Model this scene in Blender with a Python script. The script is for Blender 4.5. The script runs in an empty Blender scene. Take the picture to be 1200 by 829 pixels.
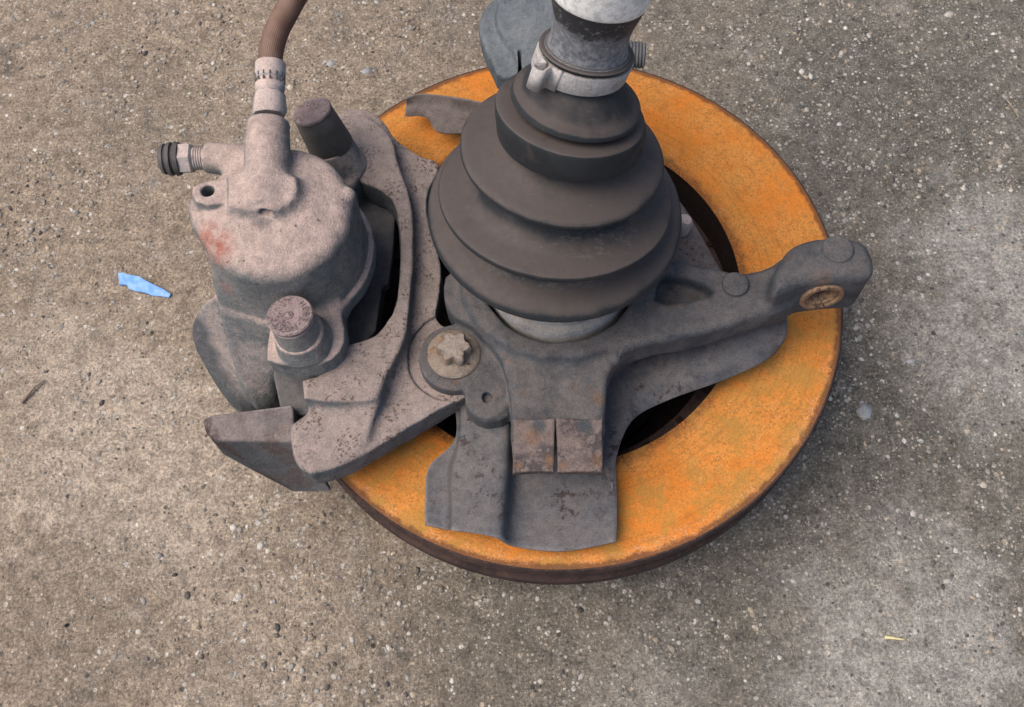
import bpy, bmesh, math, random
import numpy as np
from mathutils import Vector, Matrix

random.seed(7); rng = np.random.default_rng(7)
SC = bpy.context.scene
COL = SC.collection
CM = 0.01

# ------------------------------------------------------------------ camera
TILT, ROLL = math.radians(23.05), math.radians(-4.0)
DISC_Z = 7.5                                   # top face of the brake disc above the ground, cm
CAMX, CAMY, CAMZ = -2.553, -24.44, DISC_Z + 48.86
FPX = 1200.0                                   # focal length in photograph pixels (photo is 1200 wide)
_V = Vector((0, math.cos(TILT), math.sin(TILT)))
_F = Vector((0, math.sin(TILT), -math.cos(TILT)))
_X = Vector((1, 0, 0))
_R = _X * math.cos(ROLL) + _V * math.sin(ROLL)
_U = -_X * math.sin(ROLL) + _V * math.cos(ROLL)
cam = bpy.data.cameras.new("camera"); camo = bpy.data.objects.new("camera", cam); COL.objects.link(camo)
m = Matrix((( _R.x, _U.x, -_F.x, CAMX*CM), (_R.y, _U.y, -_F.y, CAMY*CM), (_R.z, _U.z, -_F.z, CAMZ*CM), (0, 0, 0, 1)))
camo.matrix_world = m
cam.sensor_width = 36; cam.lens = 36.0 * FPX / 1200.0
cam.clip_start = 0.02; cam.clip_end = 200
SC.camera = camo

# ------------------------------------------------------------------ sky, sun, exposure
SUN_EL, SUN_AZ = math.radians(60), math.radians(-98)      # azimuth from +Y towards +X
w = bpy.data.worlds.new("World"); SC.world = w; w.use_nodes = True
nt = w.node_tree; nt.nodes.clear()
sky = nt.nodes.new("ShaderNodeTexSky"); sky.sky_type = 'NISHITA'; sky.sun_disc = False
sky.sun_elevation = SUN_EL; sky.sun_rotation = SUN_AZ
sky.air_density = 0.8; sky.dust_density = 3.0; sky.ozone_density = 0.6
bg = nt.nodes.new("ShaderNodeBackground"); bg.inputs[1].default_value = 0.088
wo = nt.nodes.new("ShaderNodeOutputWorld")
nt.links.new(sky.outputs[0], bg.inputs[0]); nt.links.new(bg.outputs[0], wo.inputs[0])
sl = bpy.data.lights.new("sun", 'SUN'); sl.energy = 1.5; sl.angle = math.radians(48); sl.color = (1.0, 0.93, 0.84)
so = bpy.data.objects.new("sun", sl); COL.objects.link(so)
sd = Vector((math.sin(SUN_AZ)*math.cos(SUN_EL), math.cos(SUN_AZ)*math.cos(SUN_EL), math.sin(SUN_EL)))
so.rotation_euler = sd.to_track_quat('Z', 'Y').to_euler()
so.location = sd * 3
SC.view_settings.view_transform = 'Standard'; SC.view_settings.look = 'None'
SC.view_settings.gamma = 1.0; SC.view_settings.exposure = 0.90
SC.render.engine = 'CYCLES'

# ------------------------------------------------------------------ pixel -> place (all lengths in cm)
def depth_dir(px, py):
    return _F + _R * ((px - 600) / FPX) + _U * (-(py - 414.5) / FPX)
def at(px, py, z):
    d = depth_dir(px, py); t = (z - CAMZ) / d.z
    return Vector((CAMX + d.x * t, CAMY + d.y * t, z))
def ppc(p):
    """pixels per cm at a point"""
    return FPX / ((p - Vector((CAMX, CAMY, CAMZ))).dot(_F))

# ------------------------------------------------------------------ material helpers
class N:
    def __init__(s, name):
        s.m = bpy.data.materials.new(name); s.m.use_nodes = True; s.t = s.m.node_tree; s.t.nodes.clear()
        s.out = s.new("ShaderNodeOutputMaterial"); s.b = s.new("ShaderNodeBsdfPrincipled")
        s.t.links.new(s.b.outputs[0], s.out.inputs[0])
        tc = s.new("ShaderNodeTexCoord"); mp = s.new("ShaderNodeVectorMath"); mp.operation = 'SCALE'
        s.t.links.new(tc.outputs['Object'], mp.inputs[0]); mp.inputs['Scale'].default_value = 100.0
        s.P = mp.outputs[0]
        g = s.new("ShaderNodeNewGeometry"); s.geo = g
        sx = s.new("ShaderNodeSeparateXYZ"); s.t.links.new(g.outputs['Normal'], sx.inputs[0]); s.up = sx.outputs[2]
    def new(s, k): return s.t.nodes.new(k)
    def put(s, sock, v):
        if hasattr(v, 'is_output'): s.t.links.new(v, sock)
        elif isinstance(v, (tuple, list)): sock.default_value = (*v, 1) if len(v) == 3 and sock.type == 'RGBA' else v
        else: sock.default_value = v
    def noise(s, scale, detail=4, rough=0.55, vec=None, dist=0.0):
        n = s.new("ShaderNodeTexNoise"); s.put(n.inputs['Vector'], vec or s.P)
        n.inputs['Scale'].default_value = scale; n.inputs['Detail'].default_value = detail
        n.inputs['Roughness'].default_value = rough; n.inputs['Distortion'].default_value = dist
        return n.outputs[0]
    def voro(s, scale, feature='F1', vec=None, rand=1.0):
        n = s.new("ShaderNodeTexVoronoi"); n.feature = feature; s.put(n.inputs['Vector'], vec or s.P)
        n.inputs['Scale'].default_value = scale; n.inputs['Randomness'].default_value = rand
        return n
    def ramp(s, f, a, b, lo=0.0, hi=1.0):
        n = s.new("ShaderNodeMapRange"); n.interpolation_type = 'SMOOTHSTEP'
        s.put(n.inputs[0], f); n.inputs[1].default_value = a; n.inputs[2].default_value = b
        n.inputs[3].default_value = lo; n.inputs[4].default_value = hi
        return n.outputs[0]
    def math(s, op, a, b=0.0, clamp=False):
        n = s.new("ShaderNodeMath"); n.operation = op; n.use_clamp = clamp; s.put(n.inputs[0], a); s.put(n.inputs[1], b)
        return n.outputs[0]
    def mix(s, f, a, b, blend='MIX'):
        n = s.new("ShaderNodeMix"); n.data_type = 'RGBA'; n.blend_type = blend
        s.put(n.inputs[0], f); s.put(n.inputs[6], a); s.put(n.inputs[7], b)
        return n.outputs[2]
    def gray(s, v):
        n = s.new("ShaderNodeCombineColor"); 
        for k in range(3): s.put(n.inputs[k], v)
        return n.outputs[0]
    def scaled(s, vec, sc):
        n = s.new("ShaderNodeVectorMath"); n.operation = 'MULTIPLY'; s.put(n.inputs[0], vec); n.inputs[1].default_value = sc
        return n.outputs[0]
    def attr(s, name):
        n = s.new("ShaderNodeAttribute"); n.attribute_name = name; return n
    def bump(s, h, strength, dist=0.001, prev=None):
        n = s.new("ShaderNodeBump"); s.put(n.inputs['Height'], h); n.inputs['Strength'].default_value = strength
        n.inputs['Distance'].default_value = dist
        if prev is not None: s.t.links.new(prev, n.inputs['Normal'])
        return n.outputs[0]
    def done(s, col, rough=0.85, normal=None, metal=0.0, spec=0.3):
        s.put(s.b.inputs['Base Color'], col); s.put(s.b.inputs['Roughness'], rough); s.put(s.b.inputs['Metallic'], metal)
        s.b.inputs['Specular IOR Level'].default_value = spec
        if normal is not None: s.t.links.new(normal, s.b.inputs['Normal'])
        return s.m

def dusty(name, a, b, dust, amt=0.9, lo=0.15, hi=0.95, grain=15, chips=(0.035, 0.022, 0.02), chip_at=0.70, chip_scale=1.6,
          bump=0.6, rough=0.9, rust=None, rust_at=0.62, stain=(0.33, 0.085, 0.05), edge=0.25, spec=0.25):
    """Cast metal under settled dust: dust lies on what faces up, paint and grime show elsewhere."""
    s = N(name)
    n1 = s.noise(0.45, 6, 0.6); n2 = s.noise(2.6, 5, 0.65); n3 = s.noise(grain, 3, 0.6); n4 = s.noise(grain*0.3, 4, 0.7)
    col = s.mix(s.ramp(n1, 0.40, 0.60), a, b)
    col = s.mix(s.ramp(s.noise(1.4, 6, 0.7), 0.52, 0.64, 0, 0.45), col, tuple(q*0.55 for q in a))
    if rust is not None:
        col = s.mix(s.ramp(s.noise(1.1, 7, 0.7), rust_at, rust_at + 0.12), col, rust)
    u = s.math('ADD', s.up, s.math('MULTIPLY', s.math('SUBTRACT', n2, 0.5), 0.9))
    u = s.math('ADD', u, s.math('MULTIPLY', s.math('SUBTRACT', n1, 0.5), 0.7))
    dm = s.math('MULTIPLY', s.ramp(u, lo, hi), amt)
    dm = s.math('MULTIPLY', dm, s.ramp(n4, 0.22, 0.55, 0.55, 1.0))
    col = s.mix(dm, col, dust)
    ch = s.math('MULTIPLY', s.ramp(s.noise(chip_scale*2.3, 8, 0.75), chip_at - 0.135, chip_at - 0.10), s.ramp(s.noise(chip_scale*0.35, 3), 0.46, 0.58))
    col = s.mix(s.math('MULTIPLY', ch, 0.85), col, chips)
    gm = s.math('MULTIPLY', s.attr('grime').outputs['Fac'], s.ramp(n2, 0.2, 0.5, 0.35, 1.0))
    col = s.mix(s.math('MULTIPLY', gm, 0.85), col, (0.062, 0.070, 0.078))
    st = s.attr('stain').outputs['Fac']
    sm = s.math('MULTIPLY', st, s.ramp(n2, 0.25, 0.6))
    col = s.mix(s.math('MULTIPLY', sm, 0.9), col, stain)
    pt = s.ramp(s.geo.outputs['Pointiness'], 0.52, 0.60)
    col = s.mix(s.math('MULTIPLY', pt, edge), col, (0.42, 0.38, 0.36))
    g = s.gray(s.math('ADD', s.ramp(n3, 0.28, 0.72, 0.80, 1.16), s.ramp(s.noise(1.9, 6, 0.75), 0.36, 0.64, -0.13, 0.13)))
    col = s.mix(1.0, col, g, 'MULTIPLY')
    bn = s.bump(n3, bump, 0.0006); bn = s.bump(n4, bump*1.1, 0.0011, bn); bn = s.bump(ch, -0.25, 0.0004, bn)
    return s.done(col, rough, bn, 0.0, spec)

MAT = {}
# ---- concrete
def concrete():
    s = N("concrete")
    warp = s.noise(0.05, 4, 0.6); big = s.noise(0.028, 5, 0.62); mid = s.noise(0.22, 6, 0.65); fine = s.noise(5.5, 5, 0.7); grit = s.noise(16, 3, 0.6)
    sx = s.new("ShaderNodeSeparateXYZ"); s.t.links.new(s.P, sx.inputs[0])
    # brown dust trodden in on one side, bare grey cement on the other
    side = s.math('ADD', s.math('MULTIPLY', sx.outputs[0], 0.026), s.math('MULTIPLY', s.math('SUBTRACT', mid, 0.5), 1.1))
    side = s.math('ADD', side, s.math('MULTIPLY', s.math('SUBTRACT', big, 0.5), 1.2))
    col = s.mix(s.ramp(side, -0.75, 0.75), (0.385, 0.298, 0.218), (0.205, 0.185, 0.152))
    col = s.mix(s.ramp(mid, 0.52, 0.75, 0.0, 0.7), col, (0.42, 0.36, 0.30))
    col = s.mix(s.ramp(s.noise(0.13, 6, 0.7, dist=0.6), 0.56, 0.72, 0.0, 0.6), col, (0.115, 0.105, 0.092))
    col = s.mix(s.ramp(s.noise(0.33, 5, 0.7), 0.60, 0.72, 0.0, 0.4), col, (0.33, 0.33, 0.325))
    # worn pale patches and dark blotches (old stains, plus painted shadow at the disc's lower right), each with its own ragged outline
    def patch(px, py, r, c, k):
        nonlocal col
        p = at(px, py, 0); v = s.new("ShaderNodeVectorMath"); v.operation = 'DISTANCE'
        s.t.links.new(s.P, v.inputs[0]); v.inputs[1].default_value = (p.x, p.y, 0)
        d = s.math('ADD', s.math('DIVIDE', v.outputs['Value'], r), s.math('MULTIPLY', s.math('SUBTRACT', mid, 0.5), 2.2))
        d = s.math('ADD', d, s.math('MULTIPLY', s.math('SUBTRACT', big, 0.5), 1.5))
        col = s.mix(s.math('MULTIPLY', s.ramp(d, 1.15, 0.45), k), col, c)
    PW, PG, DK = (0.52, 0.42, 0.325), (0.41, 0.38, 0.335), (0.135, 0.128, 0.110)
    patch(150, 520, 8, PW, 0.9); patch(60, 420, 5, PW, 0.6); patch(250, 610, 5, PW, 0.5); patch(1160, 300, 5, PG, 0.9); patch(1170, 430, 6, PG, 0.8); patch(1060, 770, 9, PG, 0.9); patch(760, 810, 5, PG, 0.4); patch(320, 770, 6, PW, 0.35)
    patch(930, 600, 7, DK, 0.25); patch(1040, 520, 6, DK, 0.35); patch(560, 730, 7, DK, 0.35); patch(1010, 130, 8, DK, 0.45); patch(820, 740, 6, DK, 0.45); patch(150, 130, 6, DK, 0.25); patch(640, 780, 6, DK, 0.3); patch(90, 700, 5, DK, 0.2)  # dark ones beside the disc's lower right paint its soft shadow into the concrete
    # cement skin grains and small aggregate
    for sc, th, k in ((7.5, 0.40, 0.55), (4.0, 0.36, 0.8), (1.9, 0.30, 0.9)):
        v = s.voro(sc); 
        rs = s.new("ShaderNodeSeparateColor"); s.t.links.new(v.outputs['Color'], rs.inputs[0])
        body = s.ramp(v.outputs['Distance'], th, th - 0.09)
        pick = s.math('MULTIPLY', s.ramp(rs.outputs[0], 0.58, 0.66), s.ramp(s.noise(0.6, 4, 0.6), 0.38, 0.60, 0.35, 1.0))
        dark = s.ramp(rs.outputs[1], 0.72, 0.76)
        light = s.mix(rs.outputs[2], (0.52, 0.42, 0.31), (0.74, 0.70, 0.63))
        c2 = s.mix(dark, light, (0.075, 0.07, 0.066))
        col = s.mix(s.math('MULTIPLY', s.math('MULTIPLY', body, pick), k), col, c2)
    pit = s.ramp(s.noise(3.4, 4, 0.75), 0.36, 0.25)
    col = s.mix(s.math('MULTIPLY', pit, 0.75), col, (0.06, 0.052, 0.045))
    g = s.gray(s.math('MULTIPLY', s.math('MULTIPLY', s.ramp(fine, 0.30, 0.70, 0.60, 1.32), s.ramp(s.noise(1.1, 7, 0.75), 0.30, 0.70, 0.64, 1.28)), s.ramp(grit, 0.3, 0.7, 0.74, 1.24)))
    col = s.mix(1.0, col, g, 'MULTIPLY')
    bn = s.bump(fine, 0.9, 0.0022); bn = s.bump(grit, 0.6, 0.0009, bn); bn = s.bump(pit, -0.7, 0.002, bn); bn = s.bump(mid, 0.4, 0.008, bn)
    return s.done(col, 0.93, bn, 0, 0.2)
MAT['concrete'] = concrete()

def rust_face():
    s = N("orange_rust")
    n1 = s.noise(0.32, 6, 0.62); n2 = s.noise(1.7, 6, 0.7); n3 = s.noise(9, 4, 0.7); n4 = s.noise(32, 3, 0.6)
    sx = s.new("ShaderNodeSeparateXYZ"); s.t.links.new(s.P, sx.inputs[0])
    rad = s.math('SQRT', s.math('ADD', s.math('MULTIPLY', sx.outputs[0], sx.outputs[0]), s.math('MULTIPLY', sx.outputs[1], sx.outputs[1])))
    col = s.mix(s.ramp(n1, 0.36, 0.64), (0.72, 0.225, 0.032), (0.70, 0.280, 0.062))
    col = s.mix(s.ramp(n2, 0.46, 0.70, 0, 0.8), col, (0.58, 0.190, 0.030))
    # olive-brown freckles
    col = s.mix(s.math('MULTIPLY', s.ramp(s.noise(7.0, 6, 0.75), 0.50, 0.63), s.ramp(n1, 0.34, 0.60, 0.12, 0.85)), col, (0.26, 0.145, 0.045))
    v = s.voro(2.4); col = s.mix(s.math('MULTIPLY', s.ramp(v.outputs['Distance'], 0.12, 0.06), 0.75), col, (0.14, 0.055, 0.02))
    # ring of old scoring, rubbed bright near the outer lip and flaking at the inner one
    rw = s.math('ADD', rad, s.math('MULTIPLY', s.math('SUBTRACT', n2, 0.5), 1.6))
    lip = s.math('MULTIPLY', s.ramp(rw, 14.1, 14.8), s.ramp(s.noise(8.0, 6, 0.8), 0.50, 0.60))
    yb = s.ramp(sx.outputs[1], -2.0, -8.0)
    col = s.mix(s.math('MULTIPLY', s.math('MULTIPLY', lip, yb), 0.8), col, (0.72, 0.48, 0.32))
    inn = s.math('MULTIPLY', s.ramp(rw, 10.55, 10.0), s.ramp(n3, 0.34, 0.52))
    col = s.mix(s.math('MULTIPLY', inn, 0.85), col, (0.15, 0.062, 0.028))
    olive = s.math('MULTIPLY', s.ramp(s.noise(0.55, 6, 0.7), 0.44, 0.60), s.ramp(s.math('ADD', sx.outputs[1], s.math('MULTIPLY', n1, 6.0)), 5.0, -4.0, 0.25, 1.0))
    col = s.mix(s.math('MULTIPLY', olive, 0.75), col, (0.44, 0.235, 0.055))
    brn = s.math('MULTIPLY', s.ramp(s.noise(0.9, 8, 0.80, dist=0.8), 0.54, 0.68), s.ramp(n3, 0.35, 0.6, 0.3, 1.0))
    col = s.mix(s.math('MULTIPLY', brn, 0.7), col, (0.34, 0.115, 0.028))
    rw2 = s.math('ADD', rad, s.math('MULTIPLY', s.math('SUBTRACT', n3, 0.5), 0.5))
    rw2 = s.math('ADD', rw2, s.math('MULTIPLY', s.math('SUBTRACT', n2, 0.5), 0.7))
    out = s.ramp(rw2, 14.62, 14.84)
    col = s.mix(s.math('MULTIPLY', out, 0.8), col, (0.13, 0.055, 0.03))
    pale = s.math('MULTIPLY', s.ramp(s.noise(1.0, 7, 0.75, dist=0.5), 0.55, 0.68), s.ramp(s.noise(11, 4, 0.7), 0.42, 0.58))
    col = s.mix(s.math('MULTIPLY', pale, 0.45), col, (0.74, 0.40, 0.17))
    cs = s.new("ShaderNodeCombineXYZ"); s.put(cs.inputs[0], s.math('MULTIPLY', rad, 1.0))
    rings = s.noise(5.0, 5, 0.75, cs.outputs[0])
    col = s.mix(s.ramp(rings, 0.50, 0.62, 0, 0.42), col, (0.40, 0.145, 0.035))
    col = s.mix(1.0, col, s.gray(s.math('MULTIPLY', s.ramp(n4, 0.25, 0.75, 0.80, 1.16), s.ramp(n3, 0.25, 0.75, 0.85, 1.12))), 'MULTIPLY')
    bn = s.bump(n4, 0.35, 0.0006); bn = s.bump(n3, 0.35, 0.0009, bn); bn = s.bump(rings, 0.25, 0.0006, bn)
    return s.done(col, 0.92, bn, 0, 0.2)
MAT['rust'] = rust_face()

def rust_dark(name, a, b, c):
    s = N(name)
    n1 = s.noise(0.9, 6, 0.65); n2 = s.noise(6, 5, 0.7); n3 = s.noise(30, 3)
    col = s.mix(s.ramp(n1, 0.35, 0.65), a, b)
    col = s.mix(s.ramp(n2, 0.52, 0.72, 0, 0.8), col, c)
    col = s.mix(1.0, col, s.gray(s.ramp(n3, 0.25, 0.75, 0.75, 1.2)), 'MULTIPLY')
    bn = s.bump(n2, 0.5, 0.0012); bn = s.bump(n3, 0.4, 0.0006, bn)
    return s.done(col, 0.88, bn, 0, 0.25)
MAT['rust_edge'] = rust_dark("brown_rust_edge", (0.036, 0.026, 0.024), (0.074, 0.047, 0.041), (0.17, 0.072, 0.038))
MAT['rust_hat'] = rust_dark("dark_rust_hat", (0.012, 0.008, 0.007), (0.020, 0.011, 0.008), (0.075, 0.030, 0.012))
MAT['caliper'] = dusty("dusty_caliper_iron", (0.150, 0.160, 0.162), (0.205, 0.200, 0.190), (0.48, 0.360, 0.308), 0.95, 0.15, 1.0, chip_at=0.745, rust=(0.16, 0.09, 0.075), rust_at=0.66)
MAT['bracket'] = dusty("dusty_bracket_iron", (0.120, 0.128, 0.132), (0.165, 0.160, 0.155), (0.325, 0.255, 0.222), 0.95, 0.15, 0.9, chips=(0.075, 0.045, 0.038), chip_at=0.665, chip_scale=2.6)
MAT['knuckle'] = dusty("grey_knuckle_iron", (0.062, 0.068, 0.076), (0.092, 0.092, 0.097), (0.160, 0.135, 0.122), 0.62, 0.45, 1.25, chip_at=0.75, rust=(0.125, 0.085, 0.070), rust_at=0.57, edge=0.22, stain=(0.150, 0.092, 0.060))
MAT['pad'] = dusty("dark_pad_steel", (0.055, 0.062, 0.072), (0.078, 0.078, 0.080), (0.14, 0.125, 0.118), 0.6, 0.3, 1.1, chip_at=0.78)
MAT['foot'] = dusty("worn_foot_iron", (0.058, 0.066, 0.074), (0.085, 0.088, 0.092), (0.225, 0.165, 0.142), 0.85, 0.40, 1.05, chips=(0.06, 0.033, 0.028), chip_at=0.575, chip_scale=1.4, edge=0.6)
MAT['shield'] = dusty("dust_shield_steel", (0.072, 0.080, 0.092), (0.112, 0.102, 0.102), (0.165, 0.148, 0.143), 0.6, 0.45, 1.15, chips=(0.05, 0.036, 0.034), chip_at=0.67, chip_scale=0.8, bump=0.2, rust=(0.125, 0.085, 0.075), rust_at=0.60)
MAT['shield_brown'] = dusty("brown_shield_steel", (0.095, 0.075, 0.068), (0.125, 0.098, 0.088), (0.20, 0.165, 0.148), 0.7, 0.4, 1.1, bump=0.2)
MAT['neck'] = dusty("slate_neck_iron", (0.088, 0.105, 0.118), (0.110, 0.125, 0.135), (0.185, 0.195, 0.20), 0.6, 0.4, 1.1, chip_at=0.78, edge=0.5)
MAT['clampblock'] = dusty("rusty_clamp_iron", (0.120, 0.090, 0.080), (0.085, 0.062, 0.056), (0.265, 0.205, 0.182), 0.75, 0.5, 1.35, chips=(0.065, 0.055, 0.055), chip_at=0.60, chip_scale=1.3, rust=(0.24, 0.13, 0.07), rust_at=0.60, stain=(0.20, 0.11, 0.062))
MAT['bolt'] = dusty("crusted_bolt_steel", (0.20, 0.165, 0.135), (0.27, 0.215, 0.165), (0.36, 0.29, 0.225), 0.55, 0.4, 1.1, rust=(0.22, 0.11, 0.05), rust_at=0.50, bump=0.9, chip_at=0.68, grain=18)
MAT['pincap'] = dusty("purple_brown_bolt_cap", (0.165, 0.120, 0.118), (0.225, 0.165, 0.155), (0.33, 0.245, 0.228), 0.85, 0.3, 1.2, chips=(0.10, 0.07, 0.07), chip_at=0.63, chip_scale=3, bump=0.6)
MAT['collar'] = dusty("joint_collar_steel", (0.25, 0.24, 0.222), (0.31, 0.295, 0.27), (0.34, 0.30, 0.265), 0.7, 0.4, 1.1, chip_at=0.8, bump=0.12)
MAT['clampband'] = dusty("dull_clamp_band", (0.36, 0.35, 0.34), (0.43, 0.41, 0.395), (0.52, 0.465, 0.43), 0.6, 0.3, 1.0, bump=0.12, rough=0.6, chips=(0.22, 0.16, 0.14), chip_at=0.68, spec=0.5)
MAT['fitting'] = dusty("dusty_fitting_steel", (0.36, 0.36, 0.35), (0.42, 0.39, 0.37), (0.57, 0.42, 0.355), 0.85, 0.2, 0.9, bump=0.15, chip_at=0.76, chips=(0.13, 0.12, 0.12))
MAT['steel_stud'] = dusty("oily_stud_steel", (0.10, 0.105, 0.11), (0.14, 0.14, 0.14), (0.21, 0.185, 0.165), 0.5, 0.3, 1.1, bump=0.15, rough=0.6, rust=(0.2, 0.10, 0.05), rust_at=0.55)

MAT['pinletter'] = dusty("dark_raised_letters", (0.085, 0.058, 0.056), (0.11, 0.075, 0.07), (0.16, 0.12, 0.11), 0.5, 0.3, 1.2)
MAT['bush'] = dusty("rusty_bush_steel", (0.20, 0.125, 0.075), (0.27, 0.17, 0.10), (0.30, 0.20, 0.13), 0.4, 0.3, 1.0, bump=0.5, chip_at=0.68)
def rubber(name, a, b, dust, amt, rough=0.75):
    s = N(name)
    n1 = s.noise(0.55, 5, 0.6); n2 = s.noise(3.2, 5, 0.65); n3 = s.noise(40, 2)
    scr = s.noise(1.0, 5, 0.7, s.scaled(s.P, (1.2, 9.0, 9.0)))
    col = s.mix(s.ramp(n1, 0.35, 0.65), a, b)
    u = s.math('ADD', s.up, s.math('MULTIPLY', s.math('SUBTRACT', n1, 0.5), 0.8))
    u = s.math('ADD', u, s.math('MULTIPLY', s.math('SUBTRACT', n2, 0.5), 0.35))
    col = s.mix(s.math('MULTIPLY', s.ramp(u, 0.52, 0.95), amt), col, dust)
    col = s.mix(s.math('MULTIPLY', s.ramp(scr, 0.62, 0.78), 0.28), col, (0.26, 0.25, 0.24))
    col = s.mix(s.ramp(s.noise(4.5, 5, 0.75), 0.68, 0.75, 0, 0.55), col, (0.33, 0.30, 0.28))
    col = s.mix(s.math('MULTIPLY', s.ramp(s.geo.outputs['Pointiness'], 0.515, 0.56), s.ramp(n2, 0.3, 0.6, 0.15, 0.5)), col, (0.17, 0.15, 0.14))
    scf = s.math('MULTIPLY', s.attr('scuff').outputs['Fac'], s.ramp(s.noise(2.5, 7, 0.8, s.scaled(s.P, (1.0, 2.2, 2.2))), 0.50, 0.64))
    col = s.mix(s.math('MULTIPLY', scf, 0.75), col, (0.34, 0.32, 0.30))
    col = s.mix(s.ramp(s.noise(0.9, 6, 0.7, dist=0.8), 0.56, 0.70, 0, 0.3), col, (0.095, 0.070, 0.060))
    col = s.mix(1.0, col, s.gray(s.ramp(n3, 0.25, 0.75, 0.88, 1.12)), 'MULTIPLY')
    bn = s.bump(n2, 0.12, 0.0012); bn = s.bump(n3, 0.12, 0.0004, bn); bn = s.bump(scr, 0.06, 0.0006, bn)
    return s.done(col, s.ramp(n2, 0.3, 0.7, rough - 0.12, rough + 0.1), bn, 0, 0.4)
MAT['boot'] = rubber("dusty_black_rubber", (0.014, 0.017, 0.020), (0.021, 0.024, 0.027), (0.086, 0.068, 0.060), 0.9)
MAT['rubber_sleeve'] = rubber("dark_sleeve_rubber", (0.050, 0.050, 0.048), (0.062, 0.060, 0.056), (0.085, 0.075, 0.07), 0.4)
MAT['rubber_cap'] = rubber("bleed_cap_rubber", (0.040, 0.040, 0.040), (0.058, 0.052, 0.050), (0.13, 0.11, 0.10), 0.4)

def shaft_mat():
    s = N("driveshaft_paint")
    h = s.attr('along').outputs['Fac']
    n1 = s.noise(0.9, 6, 0.7); n2 = s.noise(4, 6, 0.75); n3 = s.noise(25, 3)
    hh = s.math('ADD', h, s.math('MULTIPLY', s.math('SUBTRACT', n1, 0.5), 0.55))
    hh = s.math('ADD', hh, s.math('MULTIPLY', s.math('SUBTRACT', n2, 0.5), 0.22))
    base = s.mix(s.ramp(n2, 0.40, 0.62), (0.115, 0.125, 0.14), (0.245, 0.25, 0.26))
    col = s.mix(s.ramp(hh, 0.30, 0.40), base, (0.030, 0.032, 0.036))
    col = s.mix(s.math('MULTIPLY', s.ramp(n2, 0.54, 0.66), 0.7), col, (0.25, 0.255, 0.27))
    zinc = s.mix(s.ramp(n2, 0.42, 0.66), (0.88, 0.88, 0.85), (0.58, 0.58, 0.56))
    m2 = s.ramp(s.math('ADD', h, s.math('MULTIPLY', s.math('SUBTRACT', n2, 0.5), 0.10)), 0.585, 0.61)
    col = s.mix(m2, col, zinc)
    bn = s.bump(n2, 0.2, 0.0008); bn = s.bump(n3, 0.15, 0.0004, bn)
    return s.done(col, 0.62, bn, 0.1, 0.4)
MAT['shaft'] = shaft_mat()

def hose_mat():
    s = N("brown_hose_rubber")
    a = s.attr('around').outputs['Fac']
    wv = s.math('SINE', s.math('MULTIPLY', a, 2*math.pi*40))
    n1 = s.noise(1.2, 5, 0.6); n3 = s.noise(20, 3)
    col = s.mix(s.ramp(n1, 0.35, 0.65), (0.130, 0.070, 0.050), (0.170, 0.098, 0.070))
    col = s.mix(s.ramp(s.math('ADD', s.up, s.math('MULTIPLY', n1, 0.5)), 0.7, 1.4, 0, 0.75), col, (0.27, 0.180, 0.135))
    col = s.mix(s.ramp(wv, 0.2, 0.9, 0, 0.22), col, (0.06, 0.042, 0.036))
    bn = s.bump(wv, 0.3, 0.0003); bn = s.bump(n3, 0.3, 0.0005, bn)
    return s.done(col, 0.85, bn, 0, 0.3)
MAT['hose'] = hose_mat()

def plain(name, a, b, rough=0.6, scale=3, spec=0.4, bump=0.15):
    s = N(name); n = s.noise(scale, 5, 0.65); n3 = s.noise(22, 3)
    col = s.mix(s.ramp(n, 0.35, 0.7), a, b)
    return s.done(col, rough, s.bump(n3, bump, 0.0005), 0, spec)
MAT['blue'] = plain("blue_plastic", (0.11, 0.31, 0.68), (0.26, 0.46, 0.76), 0.5, 2.2)
MAT['straw'] = plain("pale_straw", (0.66, 0.56, 0.25), (0.78, 0.70, 0.42), 0.7, 2)
MAT['twig'] = plain("grey_twig", (0.26, 0.20, 0.15), (0.40, 0.32, 0.24), 0.9, 4, 0.2, 0.5)
MAT['black_bit'] = plain("black_speck", (0.015, 0.015, 0.016), (0.04, 0.04, 0.04), 0.7)
def stone_mat():
    s = N("aggregate_stone"); c = s.attr('tint').outputs['Color']; n = s.noise(7, 5, 0.7); n3 = s.noise(30, 3)
    col = s.mix(1.0, c, s.gray(s.math('MULTIPLY', s.ramp(n, 0.25, 0.75, 0.70, 1.2), s.ramp(n3, 0.2, 0.8, 0.85, 1.12))), 'MULTIPLY')
    return s.done(col, 0.85, s.bump(n, 0.5, 0.0008), 0, 0.3)
MAT['stone'] = stone_mat()

# ------------------------------------------------------------------ object helpers
ROOT = Vector((0, 0, 0))
def link(o, parent=None, label=None, cat=None, kind=None, group=None):
    COL.objects.link(o)
    if parent is not None: o.parent = parent
    if label: o["label"] = label
    if cat: o["category"] = cat
    if kind: o["kind"] = kind
    if group: o["group"] = group
    return o
def mesh_obj(name, verts, faces, mat, parent=None, smooth=True, attrs=None, **kw):
    me = bpy.data.meshes.new(name)
    v = np.asarray([tuple(p) for p in verts] if not isinstance(verts, np.ndarray) else verts, dtype=np.float64) * CM
    me.from_pydata(v.tolist() if len(v) < 5000 else v, [], faces)
    me.update()
    if smooth: me.shade_smooth()
    me.materials.append(MAT[mat] if isinstance(mat, str) else mat)
    for k, a in (attrs or {}).items():
        at_ = me.attributes.new(k, 'FLOAT', 'POINT'); at_.data.foreach_set('value', np.asarray(a, dtype=np.float32))
    return link(bpy.data.objects.new(name, me), parent, **kw)
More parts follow.
